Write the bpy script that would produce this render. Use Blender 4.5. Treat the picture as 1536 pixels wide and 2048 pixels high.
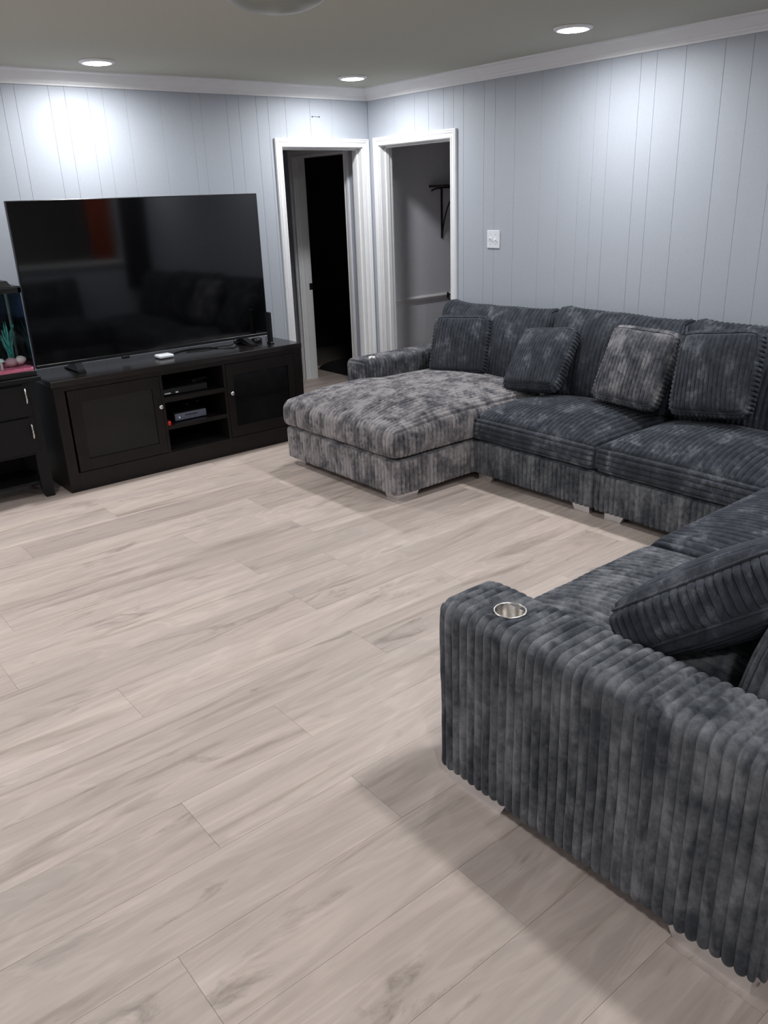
import bpy, bmesh, math, random
import numpy as np
from mathutils import Matrix, Vector

random.seed(7)
rng = np.random.default_rng(7)
for o in list(bpy.data.objects):
    bpy.data.objects.remove(o)
scene = bpy.context.scene
C = scene.collection
PI = math.pi

# ------------------------------------------------------------------ camera, world, exposure
# world: room corner (television wall / sofa wall) at the origin, room lies in x<0, y<0, floor z=0
CAM = (-4.4154, -5.5663, 1.66)
RIGHT = Vector((0.77330, -0.63310, -0.03458))
DOWN = Vector((-0.25453, -0.26002, -0.93145))
FWD = Vector((0.58071, 0.72909, -0.36222))
cam = bpy.data.cameras.new('camera')
camo = bpy.data.objects.new('camera', cam)
C.objects.link(camo)
camo.matrix_world = Matrix(((RIGHT.x, -DOWN.x, -FWD.x, CAM[0]), (RIGHT.y, -DOWN.y, -FWD.y, CAM[1]),
                            (RIGHT.z, -DOWN.z, -FWD.z, CAM[2]), (0, 0, 0, 1)))
cam.sensor_fit = 'VERTICAL'
cam.sensor_height = 36.0
cam.lens = 1624.5 / 2048 * 36.0
cam.clip_start = 0.05
scene.camera = camo

w = bpy.data.worlds.new('world')
scene.world = w
w.use_nodes = True
w.node_tree.nodes['Background'].inputs['Color'].default_value = (0.6, 0.65, 0.75, 1)
w.node_tree.nodes['Background'].inputs['Strength'].default_value = 0.0

vs = scene.view_settings
vs.view_transform = 'Standard'
vs.look = 'None'
vs.exposure = 0.0
vs.gamma = 1.0
vs.use_curve_mapping = False

LAMP = 16.2           # watts of each recessed lamp
LENS = 40.0           # glow of its lens
SPREAD = 172          # beam angle
LAMP_COL = (0.965, 0.985, 1.0, 1)

CEIL = 2.44

# ------------------------------------------------------------------ materials
def srgb(r, g, b):
    f = lambda c: c / 12.92 if c <= 0.04045 else ((c + 0.055) / 1.055) ** 2.4
    return (f(r / 255), f(g / 255), f(b / 255), 1)

def new_mat(name):
    m = bpy.data.materials.new(name)
    m.use_nodes = True
    nt = m.node_tree
    return m, nt, nt.nodes['Principled BSDF']

def node(nt, t, **kw):
    n = nt.nodes.new(t)
    for k, v in kw.items():
        setattr(n, k, v)
    return n

def ramp(nt, src, stops):
    r = node(nt, 'ShaderNodeValToRGB')
    e = r.color_ramp.elements
    while len(e) < len(stops):
        e.new(0.5)
    for el, (p, c) in zip(e, stops):
        el.position = p
        el.color = c if not isinstance(c, (int, float)) else (c, c, c, 1)
    nt.links.new(src, r.inputs[0])
    return r.outputs[0]

def mixc(nt, fac, a, b, mode='MIX'):
    n = node(nt, 'ShaderNodeMix', data_type='RGBA', blend_type=mode)
    for i, v in ((0, fac), (6, a), (7, b)):
        if isinstance(v, (int, float)):
            n.inputs[i].default_value = v
        elif isinstance(v, tuple):
            n.inputs[i].default_value = v
        else:
            nt.links.new(v, n.inputs[i])
    return n.outputs[2]

def noise(nt, vec, scale, detail=3, rough=.5, dist=0.0):
    n = node(nt, 'ShaderNodeTexNoise')
    n.inputs['Scale'].default_value = scale
    n.inputs['Detail'].default_value = detail
    n.inputs['Roughness'].default_value = rough
    n.inputs['Distortion'].default_value = dist
    if vec is not None:
        nt.links.new(vec, n.inputs['Vector'])
    return n.outputs['Fac']

def coords(nt, scale=(1, 1, 1), rand=False):
    tc = node(nt, 'ShaderNodeTexCoord')
    out = tc.outputs['Object']
    if rand:
        oi = node(nt, 'ShaderNodeObjectInfo')
        mu = node(nt, 'ShaderNodeVectorMath', operation='MULTIPLY')
        cb = node(nt, 'ShaderNodeCombineXYZ')
        for i in range(3):
            nt.links.new(oi.outputs['Random'], cb.inputs[i])
        nt.links.new(cb.outputs[0], mu.inputs[0])
        mu.inputs[1].default_value = (37.0, 91.0, 53.0)
        ad = node(nt, 'ShaderNodeVectorMath', operation='ADD')
        nt.links.new(out, ad.inputs[0])
        nt.links.new(mu.outputs[0], ad.inputs[1])
        out = ad.outputs[0]
    mp = node(nt, 'ShaderNodeMapping')
    mp.inputs['Scale'].default_value = scale
    nt.links.new(out, mp.inputs['Vector'])
    return mp.outputs[0]

def bump(nt, bsdf, h, strength, dist=0.002):
    b = node(nt, 'ShaderNodeBump')
    b.inputs['Strength'].default_value = strength
    b.inputs['Distance'].default_value = dist
    nt.links.new(h, b.inputs['Height'])
    nt.links.new(b.outputs[0], bsdf.inputs['Normal'])

def plain(name, col, rough=.5, metal=0.0, grain=0.06, gscale=30, spec=.5, bumps=0.0):
    m, nt, b = new_mat(name)
    v = coords(nt)
    n = noise(nt, v, gscale, 4)
    lo = tuple(c * (1 - grain) for c in col[:3]) + (1,)
    hi = tuple(min(1, c * (1 + grain)) for c in col[:3]) + (1,)
    nt.links.new(ramp(nt, n, [(.3, lo), (.7, hi)]), b.inputs['Base Color'])
    b.inputs['Roughness'].default_value = rough
    b.inputs['Metallic'].default_value = metal
    b.inputs['Specular IOR Level'].default_value = spec
    if bumps:
        bump(nt, b, n, bumps)
    return m

def fabric(name, dark, mid, pale, c0, scale=8.0, zst=.55, half=.16):
    """ribbed plush velvet; c0 = share of the pile brushed to its pale side"""
    m, nt, b = new_mat(name)
    v = coords(nt, (1, 1, 1))
    v2 = coords(nt, (1, 1, zst))
    n1 = noise(nt, v2, scale, 5, .62, .5)
    n2 = noise(nt, v, 36, 4, .6, .3)
    k = node(nt, 'ShaderNodeMath', operation='MULTIPLY_ADD')
    nt.links.new(n2, k.inputs[0])
    k.inputs[1].default_value = .42
    nt.links.new(n1, k.inputs[2])
    col = ramp(nt, k.outputs[0], [(c0 - half, srgb(*dark)), (c0, srgb(*mid)), (c0 + half, srgb(*pale))])
    nt.links.new(col, b.inputs['Base Color'])
    b.inputs['Roughness'].default_value = .92
    b.inputs['Specular IOR Level'].default_value = .15
    b.inputs['Sheen Weight'].default_value = .12
    b.inputs['Sheen Roughness'].default_value = .45
    b.inputs['Sheen Tint'].default_value = (.85, .9, 1, 1)
    bump(nt, b, noise(nt, v, 260, 3), .35, .003)
    return m

def plank_mat():
    m, nt, b = new_mat('greige_oak_plank')
    broad = noise(nt, coords(nt, (.8, 4.2, 1), True), 1.0, 3, .5, .8)
    fine = noise(nt, coords(nt, (4, 80, 1), True), 1.0, 5, .65, .3)
    grain = noise(nt, coords(nt, (1.1, 15, 1), True), 1.0, 5, .6, 1.0)
    streak = noise(nt, coords(nt, (.75, 8.5, 1), True), 1.0, 5, .55, 1.6)
    smudge = noise(nt, coords(nt, (2.0, 7.5, 1), True), 1.0, 6, .65, 1.0)
    # cathedral figure: rings of a stretched noise field
    ring = node(nt, 'ShaderNodeMath', operation='MULTIPLY')
    nt.links.new(broad, ring.inputs[0])
    ring.inputs[1].default_value = 75
    sn_ = node(nt, 'ShaderNodeMath', operation='SINE')
    nt.links.new(ring.outputs[0], sn_.inputs[0])
    figure = ramp(nt, sn_.outputs[0], [(.0, .93), (.9, 1.0)])
    c = ramp(nt, grain, [(.22, srgb(196, 180, 170)), (.5, srgb(216, 200, 190)), (.75, srgb(225, 210, 201))])
    c = mixc(nt, ramp(nt, broad, [(.35, .55), (.62, 0.0)]), c, srgb(186, 173, 166))
    c = mixc(nt, 1.0, c, figure, 'MULTIPLY')
    c = mixc(nt, .7, c, ramp(nt, fine, [(.3, .90), (.6, 1.0)]), 'MULTIPLY')
    c = mixc(nt, ramp(nt, streak, [(.56, 0.0), (.70, .72)]), c, srgb(158, 143, 131))
    c = mixc(nt, ramp(nt, smudge, [(.60, 0.0), (.76, .85)]), c, srgb(136, 124, 116))
    oi = node(nt, 'ShaderNodeObjectInfo')
    c = mixc(nt, 1.0, c, ramp(nt, oi.outputs['Random'], [(0, srgb(236, 234, 234)), (.4, srgb(249, 247, 246)), (1, srgb(255, 254, 253))]), 'MULTIPLY')
    nt.links.new(c, b.inputs['Base Color'])
    b.inputs['Roughness'].default_value = .48
    b.inputs['Specular IOR Level'].default_value = .4
    bump(nt, b, fine, .12, .001)
    return m

def emit(name, col, s):
    m, nt, b = new_mat(name)
    b.inputs['Base Color'].default_value = (.9, .9, .9, 1)
    b.inputs['Emission Color'].default_value = col
    b.inputs['Emission Strength'].default_value = s
    return m

def clear_glass(name, tint, gloss=.08):
    m, nt, b = new_mat(name)
    nt.nodes.remove(b)
    out = nt.nodes['Material Output']
    t = node(nt, 'ShaderNodeBsdfTransparent')
    t.inputs[0].default_value = tint
    g = node(nt, 'ShaderNodeBsdfGlossy')
    g.inputs['Roughness'].default_value = .02
    f = node(nt, 'ShaderNodeFresnel')
    f.inputs[0].default_value = 1.45
    mx = node(nt, 'ShaderNodeMixShader')
    ge = node(nt, 'ShaderNodeNewGeometry')
    iv = node(nt, 'ShaderNodeMath', operation='SUBTRACT')
    iv.inputs[0].default_value = 1.0
    nt.links.new(ge.outputs['Backfacing'], iv.inputs[1])
    fm = node(nt, 'ShaderNodeMath', operation='MULTIPLY')
    nt.links.new(f.outputs[0], fm.inputs[0])
    nt.links.new(iv.outputs[0], fm.inputs[1])
    nt.links.new(fm.outputs[0], mx.inputs[0])
    nt.links.new(t.outputs[0], mx.inputs[1])
    nt.links.new(g.outputs[0], mx.inputs[2])
    nt.links.new(mx.outputs[0], out.inputs[0])
    return m

M = {}
M['wall'] = plain('pale_blue_grey_paint', srgb(172, 177, 186), .55, grain=.02, gscale=60, spec=.35)
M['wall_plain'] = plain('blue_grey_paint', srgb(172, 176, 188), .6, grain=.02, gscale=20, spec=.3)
M['ceiling'] = plain('ceiling_paint', srgb(188, 188, 178), .9, grain=.02, gscale=140, spec=.1, bumps=.15)
M['trim'] = plain('white_trim_paint', srgb(232, 232, 234), .38, grain=.015, gscale=12)
M['side_wall'] = plain('side_room_paint_brightened', srgb(226, 226, 234), .6, grain=.02, gscale=20, spec=.3)  # same blue-grey wall paint, made paler in place of light in the side room
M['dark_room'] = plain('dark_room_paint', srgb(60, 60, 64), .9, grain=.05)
M['plank'] = plank_mat()
M['slab'] = plain('subfloor', srgb(110, 100, 92), .9)
M['espresso'] = plain('espresso_wood', srgb(23, 19, 18), .42, grain=.25, gscale=14, spec=.28)
M['espresso_top'] = plain('espresso_polished_top', srgb(25, 21, 20), .2, grain=.2, gscale=14, spec=.6)
M['espresso_dark'] = plain('espresso_wood_inside', srgb(22, 19, 19), .6, grain=.2, gscale=14, spec=.3)
M['black_wood'] = plain('black_painted_wood', srgb(17, 17, 20), .5, grain=.12, gscale=10, spec=.25)
M['smoked'] = plain('smoked_glass', srgb(17, 17, 19), .12, grain=.02, spec=.35)
M['black_plastic'] = plain('black_plastic', srgb(22, 22, 25), .35, grain=.05)
M['screen'] = plain('television_screen', srgb(7, 7, 9), .06, grain=.01, spec=.8)
M['white_plastic'] = plain('white_plastic', srgb(226, 229, 234), .35, grain=.01)
M['chrome'] = plain('chrome', (.86, .86, .88, 1), .3, 1.0, grain=.02)
M['steel'] = plain('brushed_steel', (.66, .62, .58, 1), .28, 1.0, grain=.12, gscale=70)
M['nickel'] = plain('satin_nickel', (.72, .70, .68, 1), .25, 1.0, grain=.03)
M['silver'] = plain('silver_front', srgb(120, 126, 144), .3, .6, grain=.12, gscale=40)
M['iron'] = plain('black_iron', srgb(30, 27, 28), .5, .4, grain=.2)
M['shelf_wood'] = plain('dark_shelf_wood', srgb(52, 46, 46), .6, grain=.2)
M['red'] = plain('red_plastic', srgb(196, 40, 26), .4)
M['lamp'] = emit('lamp_lens', LAMP_COL, LENS)
M['frost'] = plain('frosted_glass', srgb(150, 152, 144), .35, grain=.02)
M['fabric'] = fabric('slate_plush', (47, 50, 56), (64, 67, 74), (106, 109, 115), .775, 9.0, .6, .17)
M['fabric_arm'] = fabric('slate_plush_arm', (58, 61, 67), (93, 95, 100), (126, 127, 131), .73, 12.0, .4, .17)
M['fabric_pale'] = fabric('slate_plush_brushed', (66, 67, 73), (110, 107, 110), (156, 151, 152), .66, 11.0, .6, .16)
M['fabric_mid'] = fabric('slate_plush_halfbrushed', (58, 60, 66), (90, 90, 95), (136, 134, 137), .72, 9.0, .6, .16)
M['lining'] = plain('black_lining', srgb(18, 18, 20), .95)
M['glass'] = clear_glass('tank_glass', (.93, .97, .96, 1))
M['edge_glass'] = plain('glass_edge', srgb(150, 172, 164), .3)
M['water'] = clear_glass('tank_water', (.94, .985, .985, 1))
M['backdrop'] = plain('tank_backdrop', srgb(48, 66, 108), .6, grain=.35, gscale=9)
M['gravel'] = plain('pink_gravel', srgb(255, 120, 152), .7, grain=.3, gscale=120, bumps=.6)
M['pebble'] = plain('white_pebble', srgb(238, 206, 214), .5, grain=.08)
M['pebble2'] = plain('pink_pebble', srgb(206, 150, 164), .5, grain=.08)
M['plant'] = plain('teal_plant', srgb(84, 178, 176), .6, grain=.4, gscale=30)
M['ornament'] = plain('stone_ornament', srgb(176, 168, 142), .8, grain=.3, gscale=30, bumps=.4)
M['terracotta'] = plain('terracotta_wall', srgb(214, 112, 74), .8, grain=.05)
M['curtain'] = plain('dark_curtain', srgb(20, 20, 24), .9)
M['cloth'] = plain('black_cloth', srgb(16, 16, 18), .95)

# ------------------------------------------------------------------ helpers
def link(name, me, mat, parent=None, smooth=False):
    o = bpy.data.objects.new(name, me)
    C.objects.link(o)
    if mat is not None and not me.materials:
        me.materials.append(mat)
    if parent is not None:
        o.parent = parent
    if smooth:
        for p in me.polygons:
            p.use_smooth = True
    return o

def tag(o, label=None, cat=None, group=None, kind=None):
    for k, v in (('label', label), ('category', cat), ('group', group), ('kind', kind)):
        if v:
            o[k] = v
    return o

def empty(name, loc, label=None, cat=None, group=None, kind=None, rz=0):
    o = bpy.data.objects.new(name, None)
    C.objects.link(o)
    o.location = loc
    o.rotation_euler = (0, 0, rz)
    o.empty_display_size = .1
    return tag(o, label, cat, group, kind)

def bm_obj(name, bm, mat, parent=None, smooth=False):
    me = bpy.data.meshes.new(name)
    bmesh.ops.recalc_face_normals(bm, faces=bm.faces)
    bm.to_mesh(me)
    bm.free()
    return link(name, me, mat, parent, smooth)

def off(parent):
    return Vector(parent.location) if parent is not None and parent.type == 'EMPTY' else Vector((0, 0, 0))

def add_box(bm, lo, hi, bev=0.0, seg=1):
    b2 = bmesh.new()
    bmesh.ops.create_cube(b2, size=1)
    c = [(a + b) / 2 for a, b in zip(lo, hi)]
    s = [abs(b - a) for a, b in zip(lo, hi)]
    for v in b2.verts:
        v.co = Vector([c[i] + v.co[i] * s[i] for i in range(3)])
    if bev:
        bmesh.ops.bevel(b2, geom=list(b2.edges), offset=bev, segments=seg, affect='EDGES', profile=.5)
    me = bpy.data.meshes.new('tmp')
    b2.to_mesh(me)
    b2.free()
    bm.from_mesh(me)
    bpy.data.meshes.remove(me)

def box(name, lo, hi, mat, parent=None, bev=0.0, seg=1):
    """one box (or several when lo/hi are lists of boxes) in WORLD coordinates, parented to an empty"""
    bm = bmesh.new()
    d = off(parent) if parent else Vector((0, 0, 0))
    add_box(bm, Vector(lo) - d, Vector(hi) - d, bev, seg)
    return bm_obj(name, bm, mat, parent)

def boxes(name, items, mat, parent=None, bev=0.0):
    bm = bmesh.new()
    d = off(parent) if parent else Vector((0, 0, 0))
    for lo, hi in items:
        add_box(bm, Vector(lo) - d, Vector(hi) - d, bev)
    return bm_obj(name, bm, mat, parent)

def lathe(name, prof, mat, parent=None, loc=(0, 0, 0), n=40, axis='z', closed=False):
    """prof: list of (radius, height)"""
    bm = bmesh.new()
    rings = []
    for r, h in prof:
        ring = []
        for i in range(n):
            a = 2 * PI * i / n
            p = (r * math.cos(a), r * math.sin(a), h)
            if axis == '-y':
                p = (p[0], -p[2], p[1])
            ring.append(bm.verts.new(Vector(p) + Vector(loc)))
        rings.append(ring)
    for a, b in zip(rings[:-1], rings[1:]):
        for i in range(n):
            bm.faces.new((a[i], a[(i + 1) % n], b[(i + 1) % n], b[i]))
    for ring, (r, h) in ((rings[0], prof[0]), (rings[-1], prof[-1])):
        if r > 1e-5:
            bm.faces.new(ring)
    bmesh.ops.remove_doubles(bm, verts=bm.verts, dist=1e-6)
    return bm_obj(name, bm, mat, parent, True)

def prism(bm, poly, a, b, f):
    """polygon (p,q) extruded from a to b; f(p,q,t) -> xyz"""
    va = [bm.verts.new(f(p, q, a)) for p, q in poly]
    vb = [bm.verts.new(f(p, q, b)) for p, q in poly]
    n = len(poly)
    bm.faces.new(va)
    bm.faces.new(vb[::-1])
    for i in range(n):
        bm.faces.new((va[i], vb[i], vb[(i + 1) % n], va[(i + 1) % n]))

def tube(name, pts, r, mat, parent=None, n=8, closed=False):
    bm = bmesh.new()
    pts = [Vector(p) for p in pts]
    rings = []
    for i, p in enumerate(pts):
        t = (pts[min(i + 1, len(pts) - 1)] - pts[max(i - 1, 0)]).normalized()
        u = t.cross(Vector((0, 0, 1)))
        if u.length < .05:
            u = t.cross(Vector((1, 0, 0)))
        u.normalize()
        v = t.cross(u)
        rings.append([bm.verts.new(p + r * (math.cos(2 * PI * k / n) * u + math.sin(2 * PI * k / n) * v)) for k in range(n)])
    for a, b in zip(rings[:-1], rings[1:]):
        for k in range(n):
            bm.faces.new((a[k], a[(k + 1) % n], b[(k + 1) % n], b[k]))
    bm.faces.new(rings[0])
    bm.faces.new(rings[-1])
    return bm_obj(name, bm, mat, parent, True)

def smooth_path(ctrl, n=40):
    """Catmull-Rom through the control points"""
    P = [Vector(c) for c in ctrl]
    P = [P[0] * 2 - P[1]] + P + [P[-1] * 2 - P[-2]]
    out = []
    seg = len(P) - 3
    for i in range(seg):
        for k in range(n // seg + 1):
            t = k / (n // seg + 1)
            a, b, c, d = P[i:i + 4]
            out.append(.5 * ((2 * b) + (c - a) * t + (2 * a - 5 * b + 4 * c - d) * t * t + (3 * b - a - 3 * c + d) * t ** 3))
    out.append(P[-2])
    return out

def sst(x, a, b):
    t = np.clip((x - a) / (b - a), 0, 1)
    return t * t * (3 - 2 * t)

# smooth pseudo-noise (sum of sines), vectorised
_K = rng.normal(size=(10, 3))
_PH = rng.uniform(0, 6.28, 10)
def sn(P, f, seed=0.0):
    s = 0
    for k in range(10):
        s = s + np.sin((P @ _K[k]) * f + _PH[k] + seed * (k + 1.7))
    return s / 4.5

# ------------------------------------------------------------------ ribbed upholstery
PITCH = .029
def ribprof(t):
    f = 2 * (t - np.floor(t)) - 1
    return np.sqrt(np.clip(1 - f * f, 0, 1))

_RS = np.array([0, .03, .10, .20, .34, .5, .66, .80, .90, .97])
def rib_samples(n):
    return np.append((np.arange(n)[:, None] + _RS[None]).ravel(), n) / n

def ribbed_mesh(lo, hi, r, spec, pitch=.031, h=.0155, deform=None, wob=.0035, seed=0.0, skip=(), step=.03):
    """rounded block; spec[face] = axis along which the ribs are counted (None = plain).
    faces are (axis, sign). Ribs run on over an edge into the next face when both count along that edge."""
    lo = np.array(lo, float)
    hi = np.array(hi, float)
    core_lo, core_hi = lo + r, hi - r
    V, F = [], []
    nv = 0
    for ax in range(3):
        for sg in (-1, 1):
            if (ax, sg) in skip:
                continue
            tb, tc = [i for i in range(3) if i != ax]
            k = spec.get((ax, sg))
            def samples(i):
                L = hi[i] - lo[i]
                if i == k:
                    n = max(2, round(L / pitch))
                    return lo[i] + (hi[i] - lo[i]) * rib_samples(n), n
                e = np.linspace(0, r, 6)
                m = np.linspace(lo[i] + r, hi[i] - r, max(2, int((L - 2 * r) / step) + 1))
                return np.concatenate([lo[i] + e[:-1], m, hi[i] - e[::-1][1:]]), 0
            sb, nb = samples(tb)
            sc, nc = samples(tc)
            B, Cc = np.meshgrid(sb, sc, indexing='ij')
            P = np.zeros(B.shape + (3,))
            P[..., tb] = B
            P[..., tc] = Cc
            P[..., ax] = hi[ax] if sg > 0 else lo[ax]
            Q = np.clip(P, core_lo, core_hi)
            N = P - Q
            N /= np.linalg.norm(N, axis=-1, keepdims=True)
            S = Q + N * r
            if k is not None:
                n = nb if k == tb else nc
                t = (P[..., k] - lo[k]) / (hi[k] - lo[k]) * n
                env = sst(P[..., k] - lo[k], 0, .05) * sst(hi[k] - P[..., k], 0, .05)
                t = t + sn(S, 7.0, seed) * wob / pitch * env
                d = h * ribprof(t) * (.9 + .16 * sn(S, 16.0, seed + 2))
                for j in (tb, tc):
                    for s2 in (-1, 1):
                        kk = spec.get((j, s2))
                        if kk == k and kk != j:
                            continue
                        dist = (P[..., j] - lo[j]) if s2 < 0 else (hi[j] - P[..., j])
                        d = d * sst(dist, 0.0, .014)
                S = S + N * d[..., None]
            S = S + N * (.0022 * sn(S, 30.0, seed + 5))[..., None] * 0.6
            nbv, ncv = B.shape
            idx = np.arange(nbv * ncv).reshape(nbv, ncv) + nv
            f = np.stack([idx[:-1, :-1], idx[1:, :-1], idx[1:, 1:], idx[:-1, 1:]], -1).reshape(-1, 4)
            # outward winding
            flip = (sg < 0) if ax in (0, 2) else (sg > 0)
            if flip:
                f = f[:, ::-1]
            V.append(S.reshape(-1, 3))
            F.append(f)
            nv += nbv * ncv
    V = np.concatenate(V)
    F = np.concatenate(F)
    if deform is not None:
        V = deform(V)
    return V, F

def np_mesh(name, V, F, mat, parent=None, weld=True):
    me = bpy.data.meshes.new(name)
    V = np.asarray(V, float)
    if parent is not None:
        V = V - np.array(off(parent))
    if weld:
        key = np.round(V / 2e-4).astype(np.int64)
        _, first, inv = np.unique(key, axis=0, return_index=True, return_inverse=True)
        inv = inv.reshape(-1)
        V = V[first]
        F = inv[F]
        good = (F[:, 0] != F[:, 1]) & (F[:, 1] != F[:, 2]) & (F[:, 2] != F[:, 3]) & (F[:, 3] != F[:, 0])
        F = F[good]
    me.vertices.add(len(V))
    me.vertices.foreach_set('co', V.ravel())
    me.loops.add(len(F) * 4)
    me.loops.foreach_set('vertex_index', F.ravel().astype(np.int32))
    me.polygons.add(len(F))
    me.polygons.foreach_set('loop_start', np.arange(0, len(F) * 4, 4, dtype=np.int32))
    me.polygons.foreach_set('use_smooth', np.ones(len(F), dtype=bool))
    me.update(calc_edges=True)
    me.validate()
    return link(name, me, mat, parent)

X, Y, Z = 0, 1, 2
SIDES_VERT = {(X, -1): Y, (X, 1): Y, (Y, -1): X, (Y, 1): X}          # upright ribs all round

def base_block(parent, lo, hi, mat, seed):
    V, F = ribbed_mesh(lo, hi, .022, SIDES_VERT, seed=seed)
    return np_mesh('base', V, F, mat, parent)

def crown_deform(lo, hi, crown, pw=2.6, front=None, seed=0.0, lump=.012):
    lo = np.array(lo, float); hi = np.array(hi, float)
    def f(V):
        u = (V - lo) / (hi - lo) * 2 - 1
        u = np.clip(u, -1, 1)
        up = (u[:, 2] + 1) / 2
        g = (1 - np.abs(u[:, 0]) ** pw) * (1 - np.abs(u[:, 1]) ** pw)
        V = V.copy()
        V[:, 2] += (crown * g + lump * g * sn(V, 4.0, seed)) * up
        # belly of the sides
        mid = 1 - u[:, 2] ** 2
        V[:, 0] += .008 * mid * np.sign(u[:, 0]) * np.abs(u[:, 0]) ** 6 * (1 + .4 * sn(V, 6.0, seed + 1))
        V[:, 1] += .008 * mid * np.sign(u[:, 1]) * np.abs(u[:, 1]) ** 6
        return V
    return f

def foot(parent, corner, dx, dy, lx, ly):
    """low chrome L foot at a module corner; lx, ly run lengths, dx, dy = directions"""
    bm = bmesh.new()
    d = off(parent)
    cx, cy = corner[0] - d.x, corner[1] - d.y
    t, hgt, sl = .03, .05, .025
    if lx > t:
        prism(bm, [(0, 0), (lx - sl, 0), (lx, hgt), (0, hgt)], 0, t, lambda p, q, s: (cx + dx * p, cy + dy * s, q - d.z))
    if ly > 0:
        q0 = t if lx > t else 0
        prism(bm, [(q0, 0), (ly - sl, 0), (ly, hgt), (q0, hgt)], 0, t, lambda p, q, s: (cx + dx * s, cy + dy * p, q - d.z))
    return bm_obj('foot', bm, M['chrome'], parent)

def arm_block(parent, lo, hi, mat, along, seed, cup=None):
    """arm whose ribs wrap over outer side, top and inner side; end faces have upright ribs"""
    o = X if along == Y else Y
    spec = {(o, -1): along, (o, 1): along, (Z, 1): along, (along, -1): o, (along, 1): o}
    V, F = ribbed_mesh(lo, hi, .035, spec, pitch=.029, h=.0145, wob=.003, seed=seed, step=.022)
    if cup is not None:
        d = np.hypot(V[:, 0] - cup[0], V[:, 1] - cup[1])
        top = V[:, 2] > hi[2] - .03
        m = top & (d < .062)
        V[m, 2] = np.minimum(V[m, 2], hi[2] + .001)
        # cut the well
        fc = V[F].mean(1)
        inside = (np.hypot(fc[:, 0] - cup[0], fc[:, 1] - cup[1]) < .040) & (fc[:, 2] > hi[2] - .03)
        F = F[~inside]
    return np_mesh('arm', V, F, mat, parent)

def cup_holder(parent, x, y, z):
    d = off(parent)
    prof = [(.0, -.075), (.036, -.075), (.0395, -.071), (.0405, .001), (.042, .003), (.0445, .003), (.046, .001), (.046, -.004), (.0425, -.006),
            (.0420, -.077), (.0, -.079)]
    return lathe('cup_holder', prof, M['steel'], parent, (x - d.x, y - d.y, z - d.z), 48)

def back_cushion(parent, lo, hi, n_axis, mat, seed, lean=.10, front=-1):
    """large loose back cushion, ribs upright and running over the top; n_axis = facing axis"""
    wdt = Y if n_axis == X else X
    spec = {(n_axis, -1): wdt, (n_axis, 1): wdt, (Z, 1): wdt, (wdt, -1): n_axis, (wdt, 1): n_axis}
    V, F = ribbed_mesh(lo, hi, .06, spec, h=.0155, wob=.006, seed=seed)
    lo = np.array(lo, float); hi = np.array(hi, float)
    u = np.clip((V - lo) / (hi - lo) * 2 - 1, -1, 1)
    V = V.copy()
    up = (u[:, 2] + 1) / 2
    # plump middle
    V[:, n_axis] += np.sign(u[:, n_axis]) * np.abs(u[:, n_axis]) * .035 * (1 - np.abs(u[:, wdt]) ** 3) * (1 - np.abs(u[:, 2]) ** 3)
    # soft ears at the upper corners, sag between
    ear = np.abs(u[:, wdt]) ** 8
    V[:, 2] += up ** 4 * (.030 * ear - .012 + .012 * sn(V, 3.0, seed))
    # top pinches thinner
    c = (lo[n_axis] + hi[n_axis]) / 2
    V[:, n_axis] = c + (V[:, n_axis] - c) * (1 - .35 * up ** 3)
    V[:, n_axis] += -front * lean * (up - .5)
    V[:, n_axis] += .012 * sn(V, 3.5, seed + 3) * up
    return np_mesh('back_cushion', V, F, mat, parent)

def seat_cushion(parent, lo, hi, spec, mat, crown, seed, extra=None, pw=2.6):
    V, F = ribbed_mesh(lo, hi, .04, spec, h=.0150, wob=.008, seed=seed, step=.025)
    V = crown_deform(lo, hi, crown, pw, seed=seed)(V)
    if extra:
        V = extra(V)
    return np_mesh('seat_cushion', V, F, mat, parent)

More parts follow.
